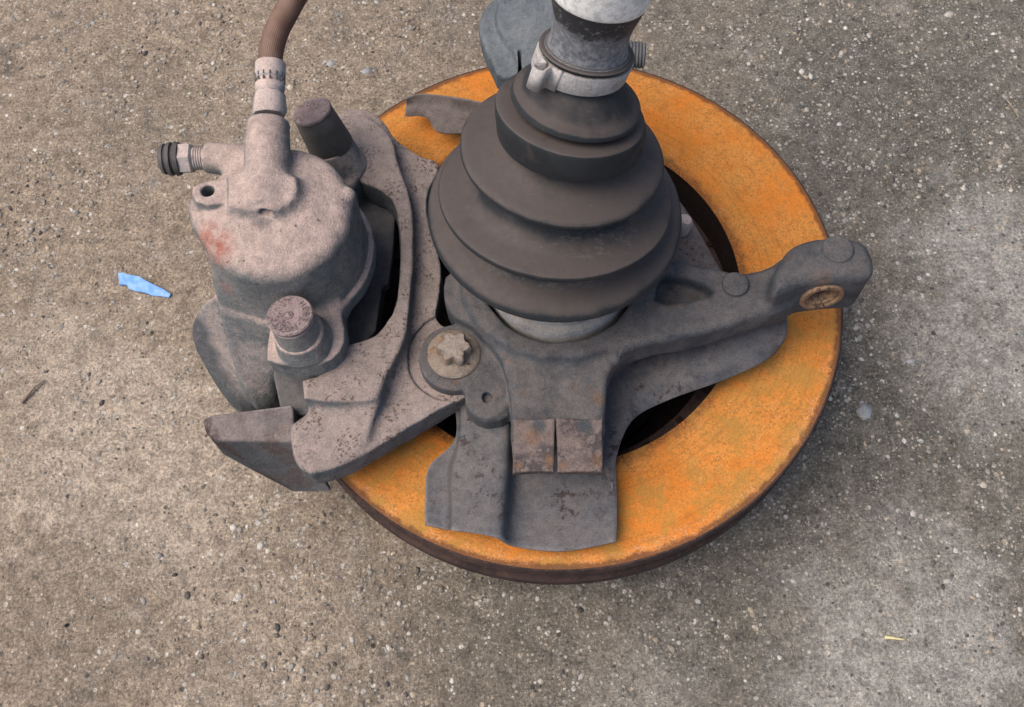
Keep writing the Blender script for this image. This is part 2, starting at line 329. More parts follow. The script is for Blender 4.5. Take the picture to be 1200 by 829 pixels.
def auto_smooth(o, deg=35):
    me = o.data; bm = bmesh.new(); bm.from_mesh(me)
    for e in bm.edges:
        if len(e.link_faces) == 2: e.smooth = e.calc_face_angle(0) < math.radians(deg)
    bm.to_mesh(me); bm.free(); return o
def bevel(o, width, seg=2, deg=30):
    m_ = o.modifiers.new("bevel", 'BEVEL'); m_.width = width*CM; m_.segments = seg; m_.limit_method = 'ANGLE'; m_.angle_limit = math.radians(deg)
    return o
def frame(axis):
    a = Vector(axis).normalized(); x = Vector((1, 0, 0)) if abs(a.x) < 0.9 else Vector((0, 1, 0))
    x = (x - a * x.dot(a)).normalized(); return x, a.cross(x), a
def lathe(name, p0, axis, prof, mat, parent, seg=64, closed=True, attrs=None, hexn=0, **kw):
    """prof: list of (height along axis, radius)"""
    x, y, a = frame(axis); vs, fs, al = [], [], []
    n = len(prof)
    for i, (h, r) in enumerate(prof):
        for k in range(seg):
            t = 2*math.pi*k/seg; vs.append(Vector(p0) + a*h + (x*math.cos(t) + y*math.sin(t))*r)
            al.append(i/(n-1))
    for i in range(n-1):
        for k in range(seg):
            k2 = (k+1) % seg; fs.append((i*seg+k, i*seg+k2, (i+1)*seg+k2, (i+1)*seg+k))
    if closed:
        fs.append(tuple(range(seg))[::-1]); fs.append(tuple((n-1)*seg + k for k in range(seg)))
    o = mesh_obj(name, vs, fs, mat, parent, attrs={'along': al} if attrs is None else attrs, **kw)
    return auto_smooth(o, 40)
def chaikin(p, n):
    for _ in range(n):
        q = []
        for i in range(len(p)):
            a, b = np.array(p[i], float), np.array(p[(i+1) % len(p)], float)
            q += [a*0.75 + b*0.25, a*0.25 + b*0.75]
        p = q
    return p
def crspline(pts, per=8):
    P = [Vector(p) for p in pts]; P = [P[0]*2 - P[1]] + P + [P[-1]*2 - P[-2]]; out = []
    for i in range(1, len(P)-2):
        for k in range(per):
            t = k/per; a, b, c, d = P[i-1], P[i], P[i+1], P[i+2]
            out.append(0.5*((2*b) + (c-a)*t + (2*a-5*b+4*c-d)*t*t + (-a+3*b-3*c+d)*t**3))
    out.append(P[-2]); return out
def tube(name, pts, rad, mat, parent, seg=16, **kw):
    vs, fs, ar = [], [], []; n = len(pts)
    t0 = (pts[1]-pts[0]).normalized(); x, y, _ = frame(t0)
    for i, p in enumerate(pts):
        t = (pts[min(i+1, n-1)] - pts[max(i-1, 0)]).normalized(); x = (x - t*x.dot(t)).normalized(); y = t.cross(x)
        r = rad(i/(n-1)) if callable(rad) else rad
        for k in range(seg):
            an = 2*math.pi*k/seg; vs.append(p + (x*math.cos(an) + y*math.sin(an))*r); ar.append(k/seg)
    for i in range(n-1):
        for k in range(seg):
            k2 = (k+1) % seg; fs.append((i*seg+k, i*seg+k2, (i+1)*seg+k2, (i+1)*seg+k))
    fs.append(tuple(range(seg))[::-1]); fs.append(tuple((n-1)*seg+k for k in range(seg)))
    return mesh_obj(name, vs, fs, mat, parent, attrs={'around': ar}, **kw)

# ---- castings: smooth blends of prisms, cylinders and capsules, meshed once
class Cast:
    def __init__(s, h=0.085): s.ops = []; s.h = h; s.noise = 0.012
    def _add(s, f, lo, hi, k, mode): s.ops.append((f, np.array(lo, float), np.array(hi, float), k, mode)); return s
    def prism(s, px, ztop, zbot, k=0.25, r=0.12, smooth=1, mode='+', zlev=None, draft=0.0):
        """outline in photo pixels at height ztop (or per-point heights: plane fitted)"""
        if len(px[0]) == 3:
            W = [at(*p) for p in px]; A = np.array([[v.x, v.y, 1] for v in W]); pl = np.linalg.lstsq(A, np.array([v.z for v in W]), rcond=None)[0]
            pts = [(v.x, v.y) for v in W]; zt = max(v.z for v in W)
        else:
            W = [at(p[0], p[1], zlev or ztop) for p in px]; pts = [(v.x, v.y) for v in W]; pl = (0, 0, ztop); zt = ztop
        pts = np.array(chaikin(pts, smooth))
        def f(X, Y, Z):
            x, y = X[:, :, 0], Y[:, :, 0]; d = np.full(x.shape, 1e9, np.float32); sgn = np.ones(x.shape, np.float32)
            m_ = len(pts); j = m_-1
            for i in range(m_):
                ex, ey = pts[j]-pts[i]; wx, wy = x-pts[i][0], y-pts[i][1]
                c = np.clip((wx*ex + wy*ey)/(ex*ex+ey*ey+1e-12), 0, 1); bx, by = wx-ex*c, wy-ey*c
                d = np.minimum(d, bx*bx+by*by)
                c1 = y >= pts[i][1]; c2 = y < pts[j][1]; c3 = ex*wy > ey*wx
                fl = (c1 & c2 & c3) | (~c1 & ~c2 & ~c3); sgn = np.where(fl, -sgn, sgn); j = i
            d2 = (sgn*np.sqrt(d))[:, :, None] 
            top = (pl[0]*X + pl[1]*Y + pl[2]); 
            if draft: d2 = d2 - draft*np.maximum(top - Z, 0)
            nrm = 1/math.sqrt(1+pl[0]**2+pl[1]**2)
            dz = np.maximum((Z-top)*nrm, zbot-Z)
            a, b = d2+r, dz+r
            return np.minimum(np.maximum(a, b), 0) + np.sqrt(np.maximum(a, 0)**2 + np.maximum(b, 0)**2) - r
        lo = (*pts.min(0), zbot); hi = (*pts.max(0), zt)
        if draft: lo = (lo[0]-draft*(zt-zbot), lo[1]-draft*(zt-zbot), lo[2]); hi = (hi[0]+draft*(zt-zbot), hi[1]+draft*(zt-zbot), hi[2])
        return s._add(f, lo, hi, k, mode)
    def cyl(s, p0, p1, r0, r1=None, k=0.2, r=0.1, mode='+'):
        r1 = r0 if r1 is None else r1; p0, p1 = Vector(p0), Vector(p1); L = (p1-p0).length; a = (p1-p0)/L
        def f(X, Y, Z):
            dx, dy, dz = X-p0.x, Y-p0.y, Z-p0.z; t = dx*a.x+dy*a.y+dz*a.z
            rad = np.sqrt(np.maximum(dx*dx+dy*dy+dz*dz-t*t, 0)); R = r0+(r1-r0)*np.clip(t/L, 0, 1)
            A = rad-R+r; B = np.maximum(-t, t-L)+r
            return np.minimum(np.maximum(A, B), 0) + np.sqrt(np.maximum(A, 0)**2+np.maximum(B, 0)**2) - r
        R = max(r0, r1); lo = [min(p0[i], p1[i])-R for i in range(3)]; hi = [max(p0[i], p1[i])+R for i in range(3)]
        return s._add(f, lo, hi, k, mode)
    def caps(s, p0, p1, r0, r1=None, k=0.3, mode='+'):
        r1 = r0 if r1 is None else r1; p0, p1 = Vector(p0), Vector(p1); d = p1-p0; L2 = max(d.length_squared, 1e-9)
        def f(X, Y, Z):
            dx, dy, dz = X-p0.x, Y-p0.y, Z-p0.z; t = np.clip((dx*d.x+dy*d.y+dz*d.z)/L2, 0, 1)
            return np.sqrt((dx-d.x*t)**2+(dy-d.y*t)**2+(dz-d.z*t)**2) - (r0+(r1-r0)*t)
        R = max(r0, r1); lo = [min(p0[i], p1[i])-R for i in range(3)]; hi = [max(p0[i], p1[i])+R for i in range(3)]
        return s._add(f, lo, hi, k, mode)
    def build(s, name, mat, parent, stains=(), grime=(), blooms=0, **kw):
        h = s.h; adds = [o for o in s.ops if o[4] == '+']
        lo = np.min([o[1] for o in adds], 0) - 4*h; hi = np.max([o[2] for o in adds], 0) + 4*h
        n = np.ceil((hi-lo)/h).astype(int)+1
        ax = [(lo[i]+h*np.arange(n[i])).astype(np.float32) for i in range(3)]
        F = np.full(n, 50.0, np.float32)
        for f, l, u, k, mode in s.ops:
            mg = k+5*h; i0 = np.clip(np.floor((l-mg-lo)/h).astype(int), 0, n); i1 = np.clip(np.ceil((u+mg-lo)/h).astype(int)+1, 0, n)
            if np.any(i1 <= i0): continue
            sl_ = tuple(slice(a, b) for a, b in zip(i0, i1))
            X, Y, Z = np.meshgrid(ax[0][sl_[0]], ax[1][sl_[1]], ax[2][sl_[2]], indexing='ij')
            d = f(X, Y, Z).astype(np.float32); A = F[sl_]
            if mode == '+': q = np.maximum(k-np.abs(A-d), 0)/k; F[sl_] = np.minimum(A, d) - q*q*k*0.25
            else: q = np.maximum(k-np.abs(A+d), 0)/k; F[sl_] = np.maximum(A, -d) + q*q*k*0.25
        if s.noise:
            X, Y, Z = np.meshgrid(*ax, indexing='ij')
            for w_ in ((1.3, .9, 1.1), (-.8, 1.7, .6), (2.6, -2.2, 1.9), (3.1, 2.9, -2.4)):
                F += (s.noise*np.sin(w_[0]*X+w_[1]*Y+w_[2]*Z)).astype(np.float32)
        V, Q = surface_nets(F, lo, h)
        at_ = np.zeros(len(V), np.float32)
        stains = list(stains) + [(V[q], float(rng.uniform(0.15, 0.7))) for q in rng.integers(0, len(V), blooms)]
        for (c, r) in stains:
            d = np.linalg.norm(V-np.array(c), axis=1)/r; at_ = np.maximum(at_, np.clip(1.2-d, 0, 1))
        gr_ = np.zeros(len(V), np.float32)
        for (c, r) in grime:
            d = np.linalg.norm(V-np.array(c), axis=1)/r; gr_ = np.maximum(gr_, np.clip((1.3-d)*1.6, 0, 1))
        return mesh_obj(name, V, Q.tolist(), mat, parent, attrs={'stain': at_, 'grime': gr_}, **kw)

def surface_nets(F, lo, h):
    ins = F < 0; nx, ny, nz = F.shape
    c = np.zeros((nx-1, ny-1, nz-1), np.int8); off = [(i, j, k) for i in (0, 1) for j in (0, 1) for k in (0, 1)]
    for i, j, k in off: c += ins[i:nx-1+i, j:ny-1+j, k:nz-1+k]
    act = (c > 0) & (c < 8); idx = np.argwhere(act); Nn = len(idx)
    num = np.full(act.shape, -1, np.int64); num[act] = np.arange(Nn)
    val = {o: F[idx[:, 0]+o[0], idx[:, 1]+o[1], idx[:, 2]+o[2]] for o in off}
    acc = np.zeros((Nn, 3)); cnt = np.zeros(Nn)
    for a in off:
        for ax_ in range(3):
            if a[ax_] == 0:
                b = list(a); b[ax_] = 1; b = tuple(b); va, vb = val[a], val[b]; m_ = (va < 0) != (vb < 0)
                t = np.where(m_, va/np.where(m_, va-vb, 1), 0)
                p = np.tile(np.array(a, float), (Nn, 1)); p[:, ax_] = t
                acc[m_] += p[m_]; cnt[m_] += 1
    V = (idx + acc/cnt[:, None])*h + lo
    quads = []
    for ax_ in range(3):
        s0 = [slice(0, None)]*3; s1 = [slice(0, None)]*3; s0[ax_] = slice(0, -1); s1[ax_] = slice(1, None)
        a, b = ins[tuple(s0)], ins[tuple(s1)]; e = np.argwhere(a != b); fl = a[a != b]
        o1, o2 = [(1, 2), (2, 0), (0, 1)][ax_]
        ok = (e[:, o1] > 0) & (e[:, o2] > 0) & (e[:, o1] < F.shape[o1]-1) & (e[:, o2] < F.shape[o2]-1); e, fl = e[ok], fl[ok]
        def g(d1, d2):
            q = e.copy(); q[:, o1] -= d1; q[:, o2] -= d2; return num[q[:, 0], q[:, 1], q[:, 2]]
        q = np.stack([g(1, 1), g(0, 1), g(0, 0), g(1, 0)], 1); q[~fl] = q[~fl][:, ::-1]; quads.append(q)
    return V, np.concatenate(quads)

def sheet(name, rows, mat, parent, thick=0.14, per=6, **kw):
    """pressed sheet metal through a net of (px, py, z) points"""
    G = [[at(*p) for p in r] for r in rows]
    R1 = [crspline(r, per) for r in G]
    cols = list(zip(*R1)); C = [crspline(c, per) for c in cols]
    nu, nv = len(C), len(C[0]); vs = [C[i][j] for i in range(nu) for j in range(nv)]
    fs = [(i*nv+j, (i+1)*nv+j, (i+1)*nv+j+1, i*nv+j+1) for i in range(nu-1) for j in range(nv-1)]
    o = mesh_obj(name, vs, fs, mat, parent, **kw)
    bm = bmesh.new(); bm.from_mesh(o.data); bmesh.ops.recalc_face_normals(bm, faces=bm.faces)
    if sum(f.normal.z for f in bm.faces) < 0: bmesh.ops.reverse_faces(bm, faces=bm.faces)
    bm.to_mesh(o.data); bm.free()
    m_ = o.modifiers.new("solid", 'SOLIDIFY'); m_.thickness = thick*CM; m_.offset = -1
    return o
def plate(name, px, ztop, zbot, mat, parent, bev=0.05, smooth=0, **kw):
    W = [at(p[0], p[1], p[2] if len(p) == 3 else ztop) for p in px]
    if smooth: W = [Vector(v) for v in chaikin([tuple(v) for v in W], smooth)]
    n = len(W); zb = [Vector((v.x, v.y, zbot)) for v in W]
    ar = sum(W[i].x*W[(i+1) % n].y - W[(i+1) % n].x*W[i].y for i in range(n))
    if ar < 0: W.reverse(); zb.reverse()
    fs = [tuple(range(n)), tuple(range(2*n-1, n-1, -1))] + [(i, n+i, n+(i+1) % n, (i+1) % n) for i in range(n)]
    o = mesh_obj(name, W+zb, fs, mat, parent, smooth=False, **kw)
    if bev: bevel(o, bev, 2)
    return o
def hull(name, pts, mat, parent, bev=0.08, **kw):
    bm = bmesh.new(); vv = [bm.verts.new(Vector(p)*CM) for p in pts]
    r = bmesh.ops.convex_hull(bm, input=vv)
    bmesh.ops.delete(bm, geom=[v for v in bm.verts if not v.link_faces], context='VERTS')
    bmesh.ops.dissolve_limit(bm, angle_limit=math.radians(4), verts=bm.verts, edges=bm.edges)
    me = bpy.data.meshes.new(name); bm.to_mesh(me); bm.free(); me.materials.append(MAT[mat])
    o = link(bpy.data.objects.new(name, me), parent, **kw); bevel(o, bev, 3, 20); return o

# ================================================================== SETTING
def grid_ground():
    # fine mesh where the photograph looks, coarse out to the distance
    xs = np.concatenate([np.linspace(-2000, -60, 8)[:-1], np.linspace(-60, 60, 241), np.linspace(60, 2000, 8)[1:]])
    ys = np.concatenate([np.linspace(-2000, -50, 8)[:-1], np.linspace(-50, 60, 221), np.linspace(60, 2000, 8)[1:]])
    X, Y = np.meshgrid(xs, ys, indexing='ij'); Z = np.zeros_like(X); near = (abs(X) < 62) & (Y > -52) & (Y < 62)
    for _ in range(26):
        a = rng.uniform(0, 6.28); f_ = rng.uniform(0.15, 4.0); ph = rng.uniform(0, 6.28)
        Z += near * np.sin((X*math.cos(a)+Y*math.sin(a))*f_+ph) * 0.018/ (0.5+f_)
    V = np.stack([X, Y, Z], -1).reshape(-1, 3); nx, ny = len(xs), len(ys)
    i, j = np.meshgrid(np.arange(nx-1), np.arange(ny-1), indexing='ij'); b = (i*ny+j).ravel()
    Q = np.stack([b, b+ny, b+ny+1, b+1], 1)
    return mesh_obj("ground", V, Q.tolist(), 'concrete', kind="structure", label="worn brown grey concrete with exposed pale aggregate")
ground = grid_ground()

def blob(seedn, flat=0.6, sub=1):
    bm = bmesh.new(); bmesh.ops.create_icosphere(bm, subdivisions=max(sub, 1), radius=1.0) if sub else bmesh.ops.create_cube(bm, size=1.5); r = random.Random(seedn)
    bmesh.ops.triangulate(bm, faces=bm.faces)
    for v in bm.verts: v.co = v.co * r.uniform(0.72, 1.12); v.co.z *= flat
    V = np.array([v.co[:] for v in bm.verts]); Fc = np.array([[v.index for v in f.verts] for f in bm.faces]); bm.free(); return V, Fc
PALE = [(0.56, 0.52, 0.46), (0.64, 0.59, 0.52), (0.46, 0.38, 0.29), (0.42, 0.37, 0.31), (0.36, 0.33, 0.29), (0.52, 0.41, 0.29), (0.28, 0.24, 0.20), (0.14, 0.125, 0.115)]
def stones_mesh(name, spots, parent, **kw):
    """spots: (x, y, size, rot, aspect, colour)"""
    base = [blob(i, 0.55, 1) for i in range(6)]; tiny = [blob(20+i, 0.6, 0) for i in range(6)]; VV, FF, CC, off = [], [], [], 0
    for n_, (x, y, sz, rot, asp, colr) in enumerate(spots):
        v, f = (base if sz > 0.11 else tiny)[n_ % 6]; c, s_ = math.cos(rot), math.sin(rot); vx, vy = v[:, 0]*sz*asp, v[:, 1]*sz
        VV.append(np.stack([x+vx*c-vy*s_, y+vx*s_+vy*c, v[:, 2]*sz - sz*0.28], 1)); FF.append(f+off); off += len(v)
        CC.append(np.tile((*colr, 1), (len(v), 1)))
    o = mesh_obj(name, np.concatenate(VV), np.concatenate(FF).tolist(), 'stone', parent, **kw)
    ca = o.data.color_attributes.new('tint', 'FLOAT_COLOR', 'POINT'); ca.data.foreach_set('color', np.concatenate(CC).astype(np.float32).ravel())
    return o
spots = []
for _ in range(32000):
    x, y = rng.uniform(-40, 40), rng.uniform(-28, 36); sz = 0.03 + 0.18*rng.random()**4.6
    dens = 0.5+0.5*math.sin(0.21*x+0.9*math.sin(0.17*y)+1.0)*math.sin(0.19*y+0.8*math.sin(0.23*x)+0.4)
    if rng.random() > 0.28+0.72*dens: continue
    w_ = np.array([3, 3, 3, 2.5, 2, 2, 2, 2.0]); w_ /= w_.sum()
    c = np.array(PALE[rng.choice(8, p=w_)])*rng.uniform(0.5, 1.0)
    spots.append((x, y, sz, rng.uniform(0, 6.28), rng.uniform(1.0, 1.7), c))
stones_mesh("aggregate", spots, ground, kind="stuff", label="pale grit and small stones set in the concrete")
for px, py, r, asp, c in ((387, 75, .42, 1.25, (.36, .36, .36)), (428, 84, .36, 1.7, (.36, .36, .37)), (340, 103, .38, 1.0, (.55, .47, .36)), (1066, 424, .34, 1.6, (.42, .42, .42)),
                          (1014, 484, .62, 1.2, (.34, .34, .345)), (66, 157, .32, 1.2, (.46, .43, .38)), (951, 168, .36, 1.1, (.20, .215, .215)), (940, 84, .24, 1.2, (.62, .57, .52)),
                          (983, 146, .26, 1.1, (.52, .50, .46)), (305, 640, .25, 1.3, (.56, .52, .46)), (273, 618, .26, 1.1, (.60, .56, .50)), (1152, 569, .30, 1.2, (.50, .44, .36)),
                          (1070, 602, .28, 1.1, (.52, .46, .40)), (136, 567, .26, 1.1, (.18, .18, .18)), (1112, 17, .33, 1.8, (.48, .43, .38)), (627, 800, .24, 1.3, (.5, .47, .43)), (455, 760, .22, 1.2, (.55, .5, .44))):
    p = at(px, py, 0); o = stones_mesh("stone", [(p.x, p.y, r, random.uniform(0, 3), asp, c)], ground)

# ================================================================== THE WHEEL-END ASSEMBLY
asm = bpy.data.objects.new("wheel_hub_assembly", None); asm.empty_display_size = 0.05
link(asm, None, "used brake assembly with orange rusted disc, dusty caliper, grey knuckle and ribbed black boot", "brake assembly")

# ---- brake disc
D = DISC_Z; RO, RI = 15.0, 9.88
disc = lathe("brake_disc", (0, 0, 0), (0, 0, 1), [(D-0.06, RI-0.05), (D, RI+0.05), (D+0.03, RI+0.5), (D+0.03, 14.0), (D, 14.72), (D-0.04, RO-0.02)], 'rust', asm, seg=200, closed=False,
             label="bright orange rusted friction face of the disc")
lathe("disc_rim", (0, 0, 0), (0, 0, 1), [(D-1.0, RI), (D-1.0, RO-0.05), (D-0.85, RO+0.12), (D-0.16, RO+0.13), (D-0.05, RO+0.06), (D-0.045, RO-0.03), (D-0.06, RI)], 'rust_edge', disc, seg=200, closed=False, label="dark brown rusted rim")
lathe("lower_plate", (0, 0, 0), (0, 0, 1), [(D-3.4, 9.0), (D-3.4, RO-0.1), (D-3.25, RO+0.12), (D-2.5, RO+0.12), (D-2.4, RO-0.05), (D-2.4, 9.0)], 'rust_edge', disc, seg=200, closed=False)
vv, ff = [], []
for k in range(44):
    t = 2*math.pi*k/44; c, s_ = math.cos(t), math.sin(t)
    for (r, dd) in ((10.0, -.22), (10.0, .22), (RO-0.25, .22), (RO-0.25, -.22)):
        for z in (D-2.42, D-0.98): vv.append((r*c - dd*s_, r*s_ + dd*c, z))
    b = k*8; ff += [(b+0, b+2, b+3, b+1), (b+2, b+4, b+5, b+3), (b+4, b+6, b+7, b+5), (b+6, b+0, b+1, b+7)]
mesh_obj("cooling_vanes", vv, ff, 'rust_edge', disc, smooth=False, kind="stuff")
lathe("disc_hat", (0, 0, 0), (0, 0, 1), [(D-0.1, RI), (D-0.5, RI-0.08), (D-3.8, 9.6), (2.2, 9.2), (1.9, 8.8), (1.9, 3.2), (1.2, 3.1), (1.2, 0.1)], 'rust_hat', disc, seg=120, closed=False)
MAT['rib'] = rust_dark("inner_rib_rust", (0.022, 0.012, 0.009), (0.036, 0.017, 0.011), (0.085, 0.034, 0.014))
rib_me = None
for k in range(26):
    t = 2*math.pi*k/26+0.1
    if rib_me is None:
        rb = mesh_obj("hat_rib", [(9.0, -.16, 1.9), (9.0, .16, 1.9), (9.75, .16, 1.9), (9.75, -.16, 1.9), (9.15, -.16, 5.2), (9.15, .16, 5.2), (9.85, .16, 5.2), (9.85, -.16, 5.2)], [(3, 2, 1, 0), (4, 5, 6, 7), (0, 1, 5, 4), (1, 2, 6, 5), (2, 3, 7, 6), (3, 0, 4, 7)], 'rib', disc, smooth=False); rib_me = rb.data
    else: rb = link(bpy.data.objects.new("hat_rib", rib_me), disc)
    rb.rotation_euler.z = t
for k in range(5):
    t = 2*math.pi*k/5+0.3; lathe("wheel_stud", (5.6*math.cos(t), 5.6*math.sin(t), 0.0), (0, 0, 1), [(0, .5), (0.1, .6), (2.4, .6)], 'rust_hat', disc, seg=20)

# ---- hub and inner parts under the knuckle (seen only in the gaps)
B = at(655, 312, 12.8)
lathe("hub_flange", (B.x, B.y, 0), (0, 0, 1), [(2.0, 6.6), (3.2, 6.6), (3.3, 4.2), (9.5, 4.2)], 'rust_hat', asm, seg=64)

# ---- brake pads under the caliper
pad = plate("brake_pad", [(398, 212), (452, 228), (463, 255), (460, 300), (455, 332), (448, 336), (440, 388), (405, 425), (374, 486), (330, 486), (320, 440), (330, 360)], 10.0, 9.3, 'pad', asm, bev=0.12, label="dark steel back plate of the inner brake pad")
plate("friction_block", [(390, 232), (445, 242), (452, 290), (440, 370), (395, 420), (365, 470), (335, 470), (340, 380)], 9.29, 7.56, 'pad', pad, bev=0.1)

# ---- caliper
cc = at(320, 243, 17.0)
lathe("piston_boot", (cc.x, cc.y, 0), (0, 0, 1), [(10.0, 3.0), (10.3, 3.25), (10.8, 3.1), (11.2, 3.3), (12.2, 3.2)], 'rubber_sleeve', asm, seg=72, label="dark rubber boot under the caliper cylinder")
K = Cast(0.065)
K.cyl((cc.x, cc.y, 12.2), (cc.x, cc.y, 16.95), 3.68, 3.45, r=0.75)
K.cyl((cc.x, cc.y, 11.9), (cc.x, cc.y, 12.9), 3.92, 3.92, k=0.1, r=0.15)
K.cyl((cc.x, cc.y, 16.0), (cc.x, cc.y, 17.15), 2.6, 2.1, k=0.9, r=0.4)
K.cyl(at(311, 246, 17.1), at(315, 143, 17.8), 1.08, 0.98, k=0.4, r=0.15)
K.prism([(268, 204), (268, 204), (345, 202), (348, 225), (334, 243), (300, 247), (268, 241), (268, 241)], 17.95, 16.2, k=0.5, r=0.12, draft=0.45)
K.prism([(222, 222), (236, 211), (276, 208), (277, 237), (232, 241)], 17.5, 16.3, k=0.12, r=0.1)
K.prism([(217, 232), (240, 232), (275, 236), (300, 262), (262, 280), (226, 272)], 16.7, 13.5, k=0.7, r=0.4)
K.cyl(at(300, 190, 16.2), at(241, 185, 16.2), 0.80, 0.72, k=0.45, r=0.15)
K.caps(at(407, 230, 16.4), at(414, 256, 15.0), 0.40, 0.34, k=0.25)
# bridge running over the disc edge
K.prism([(250, 318, 15.2), (300, 325, 15.0), (350, 335, 14.6), (354, 400, 11.6), (326, 440, 9.4), (319, 473, 7.8), (290, 476, 7.8), (262, 400, 11.4), (255, 350, 13.6)], 15, 3.2, k=1.1, r=0.35)
K.prism([(246, 338, 12.6), (264, 350, 12.4), (266, 400, 10.3), (300, 474, 7.2), (272, 478, 6.6), (244, 438, 7.6), (222, 398, 9.2), (224, 372, 10.4)], 11.8, 3.0, k=0.45, r=0.3)
# lower pin ear
K.prism([(330, 335), (400, 345), (396, 385), (322, 382)], 13.2, 10.4, k=0.7, r=0.3)
K.prism([(313, 410), (318, 372), (360, 348), (398, 362), (406, 394), (396, 418), (370, 430), (313, 426)], 13.1, 11.4, k=0.2, r=0.12, smooth=1)
K.cyl(at(358, 402, 13.0), at(350, 389, 14.1), 1.36, 1.14, k=0.2, r=0.12)
# upper pin ear
K.prism([(372, 160), (402, 150), (420, 180), (420, 215), (395, 225)], 12.2, 10.2, k=0.3, r=0.3)
K.cyl(at(404, 200, 11.6), at(385, 168, 13.4), 1.28, 1.15, k=0.3, r=0.15)
ehole = at(243, 224, 17.5)
K.cyl(ehole + Vector((0, 0, .3)), ehole - Vector((0, 0, 2.2)), 0.30, mode='-', k=0.1, r=0.02)
hp = at(310, 244, 17.6); K.caps(hp + Vector((0, -.25, .1)), hp + Vector((.25, -.25, .05)), 0.14, mode='-', k=0.15)
cal = K.build("brake_caliper", 'caliper', asm, stains=[(tuple(at(249, 280, 16.6)), 0.8), (tuple(at(260, 291, 16.7)), 0.85), (tuple(at(272, 329, 14.6)), 0.6)], grime=[(tuple(at(232, 385, 9.8)), 1.0), (tuple(at(240, 412, 8.6)), 1.2), (tuple(at(258, 445, 7.4)), 1.2), (tuple(at(280, 468, 6.8)), 1.0), (tuple(at(310, 262, 17.0)), 0.5)], label="pinkish dusty cast iron brake caliper")

def letters(name, txt, size, radius, start, step, c, axis, parent, mat, h=0.03):
    x, y, a = frame(axis); vs, fs = [], []
    for i, ch in enumerate(txt):
        if ch == ' ': continue
        cu = bpy.data.curves.new("t", 'FONT'); cu.body = ch; cu.size = size; cu.align_x = 'CENTER'; cu.align_y = 'CENTER'; cu.extrude = h; cu.resolution_u = 2
        ob = bpy.data.objects.new("t", cu); COL.objects.link(ob)
        me = bpy.data.meshes.new_from_object(ob.evaluated_get(bpy.context.evaluated_depsgraph_get()))
        an = start - step*i; b = len(vs)
        rx, ry = math.cos(an), math.sin(an)
        for v in me.vertices:
            # letters stand with their feet to the centre
            lx, ly = v.co.x*ry + (radius+v.co.y)*rx, -v.co.x*rx + (radius+v.co.y)*ry
            vs.append(Vector(c) + x*lx + y*ly + a*v.co.z)
        for f in me.polygons: fs.append(tuple(b+k for k in f.vertices))
        bpy.data.objects.remove(ob); bpy.data.curves.remove(cu); bpy.data.meshes.remove(me)
    return mesh_obj(name, vs, fs, mat, parent, smooth=False)

# guide pin bolts
p1, p0 = at(339, 369, 15.6), at(350, 392, 13.9)
ax1 = (p1-p0).normalized()
lathe("guide_pin_sleeve", p1 - ax1*1.9, ax1, [(0, 1.04), (1.45, 0.99), (1.55, 0.88), (1.72, 0.86)], 'caliper', cal, seg=48)
gp = lathe("guide_pin_cap", p1 - ax1*0.3, ax1, [(0, .92), (0.06, 1.03), (0.22, 1.06), (0.29, 1.0), (0.30, .55), (0.27, .42), (0.26, .2), (0.33, .14), (0.35, .04)], 'pincap', cal, seg=64, label="round purple brown bolt cap with raised lettering")
letters("lettering", "HERS-NOZT", 0.38, 0.74, math.radians(42), 2*math.pi/16, p1 + ax1*0.0, ax1, cal, 'pinletter')
p1, p0 = at(366, 132, 15.3), at(386, 168, 13.4)
ax2 = (p1-p0).normalized(); L2 = (p1-p0).length
lathe("guide_pin_sleeve", p0 - ax2*0.3, ax2, [(0, 1.12), (0.1, 1.15), (L2*0.7, 1.05), (L2+0.22, 0.98)], 'rubber_sleeve', cal, seg=48, label="dark rubber sleeve of the upper guide pin")
lathe("guide_pin_cap", p1 - ax2*0.10, ax2, [(0, .96), (0.05, 1.0), (0.16, 1.0), (0.22, .95), (0.24, .5), (0.22, .32), (0.24, .22), (0.22, .05)], 'pincap', cal, seg=64)

# bleed screw
b0, b1 = at(242, 185, 16.2), at(188, 187, 16.3); axb = (b1-b0).normalized(); LB = (b1-b0).length
prof = []
for i in range(5): prof += [(0.02+i*0.11, .50), (0.075+i*0.11, .57)]
prof += [(0.60, .50), (0.66, .62)]
lathe("bleed_screw", b0, axb, prof, 'fitting', cal, seg=36)
lathe("bleed_screw_hex", b0, axb, [(0.56, .55), (0.68, .74), (1.18, .74), (1.26, .62)], 'fitting', cal, seg=6)
lathe("bleed_cap", b0, axb, [(1.20, .56), (1.22, .76), (1.40, .80), (1.46, .68), (1.52, .68), (1.58, .78), (1.74, .78), (1.80, .66), (1.86, .66), (1.9, .72), (2.04, .68), (2.14, .5), (2.16, .2)], 'rubber_cap', cal, seg=48, label="ribbed black rubber cap of the bleed screw")

# hose and fitting
h0, h1 = at(316, 131, 17.95), at(317, 70, 18.7); axh = (h1-h0).normalized()
lathe("hose_union_hex", h0 - axh*0.15, axh, [(0, .74), (0.1, .80), (0.9, .72), (1.05, .62)], 'fitting', asm, seg=8)
prof = [(0.9, .60), (1.0, .66), (1.16, .68), (1.3, .66), (1.36, .58), (1.52, .57), (1.6, .66), (1.8, .69), (2.25, .69), (2.34, .62)]
fit = lathe("hose_ferrule", h0, axh, prof, 'fitting', asm, seg=48, label="crimped pale steel ferrule of the hose")
x_, y_, a_ = frame(axh)
for hh in (1.42, 1.66):
    for k in range(14):
        t = 2*math.pi*k/14; q = h0 + axh*hh + (x_*math.cos(t)+y_*math.sin(t))*0.66
        lathe("crimp_mark", q - axh*0.09, axh, [(0, .015), (0.02, .045), (0.16, .045), (0.18, .015)], 'rubber_sleeve', fit, seg=6)
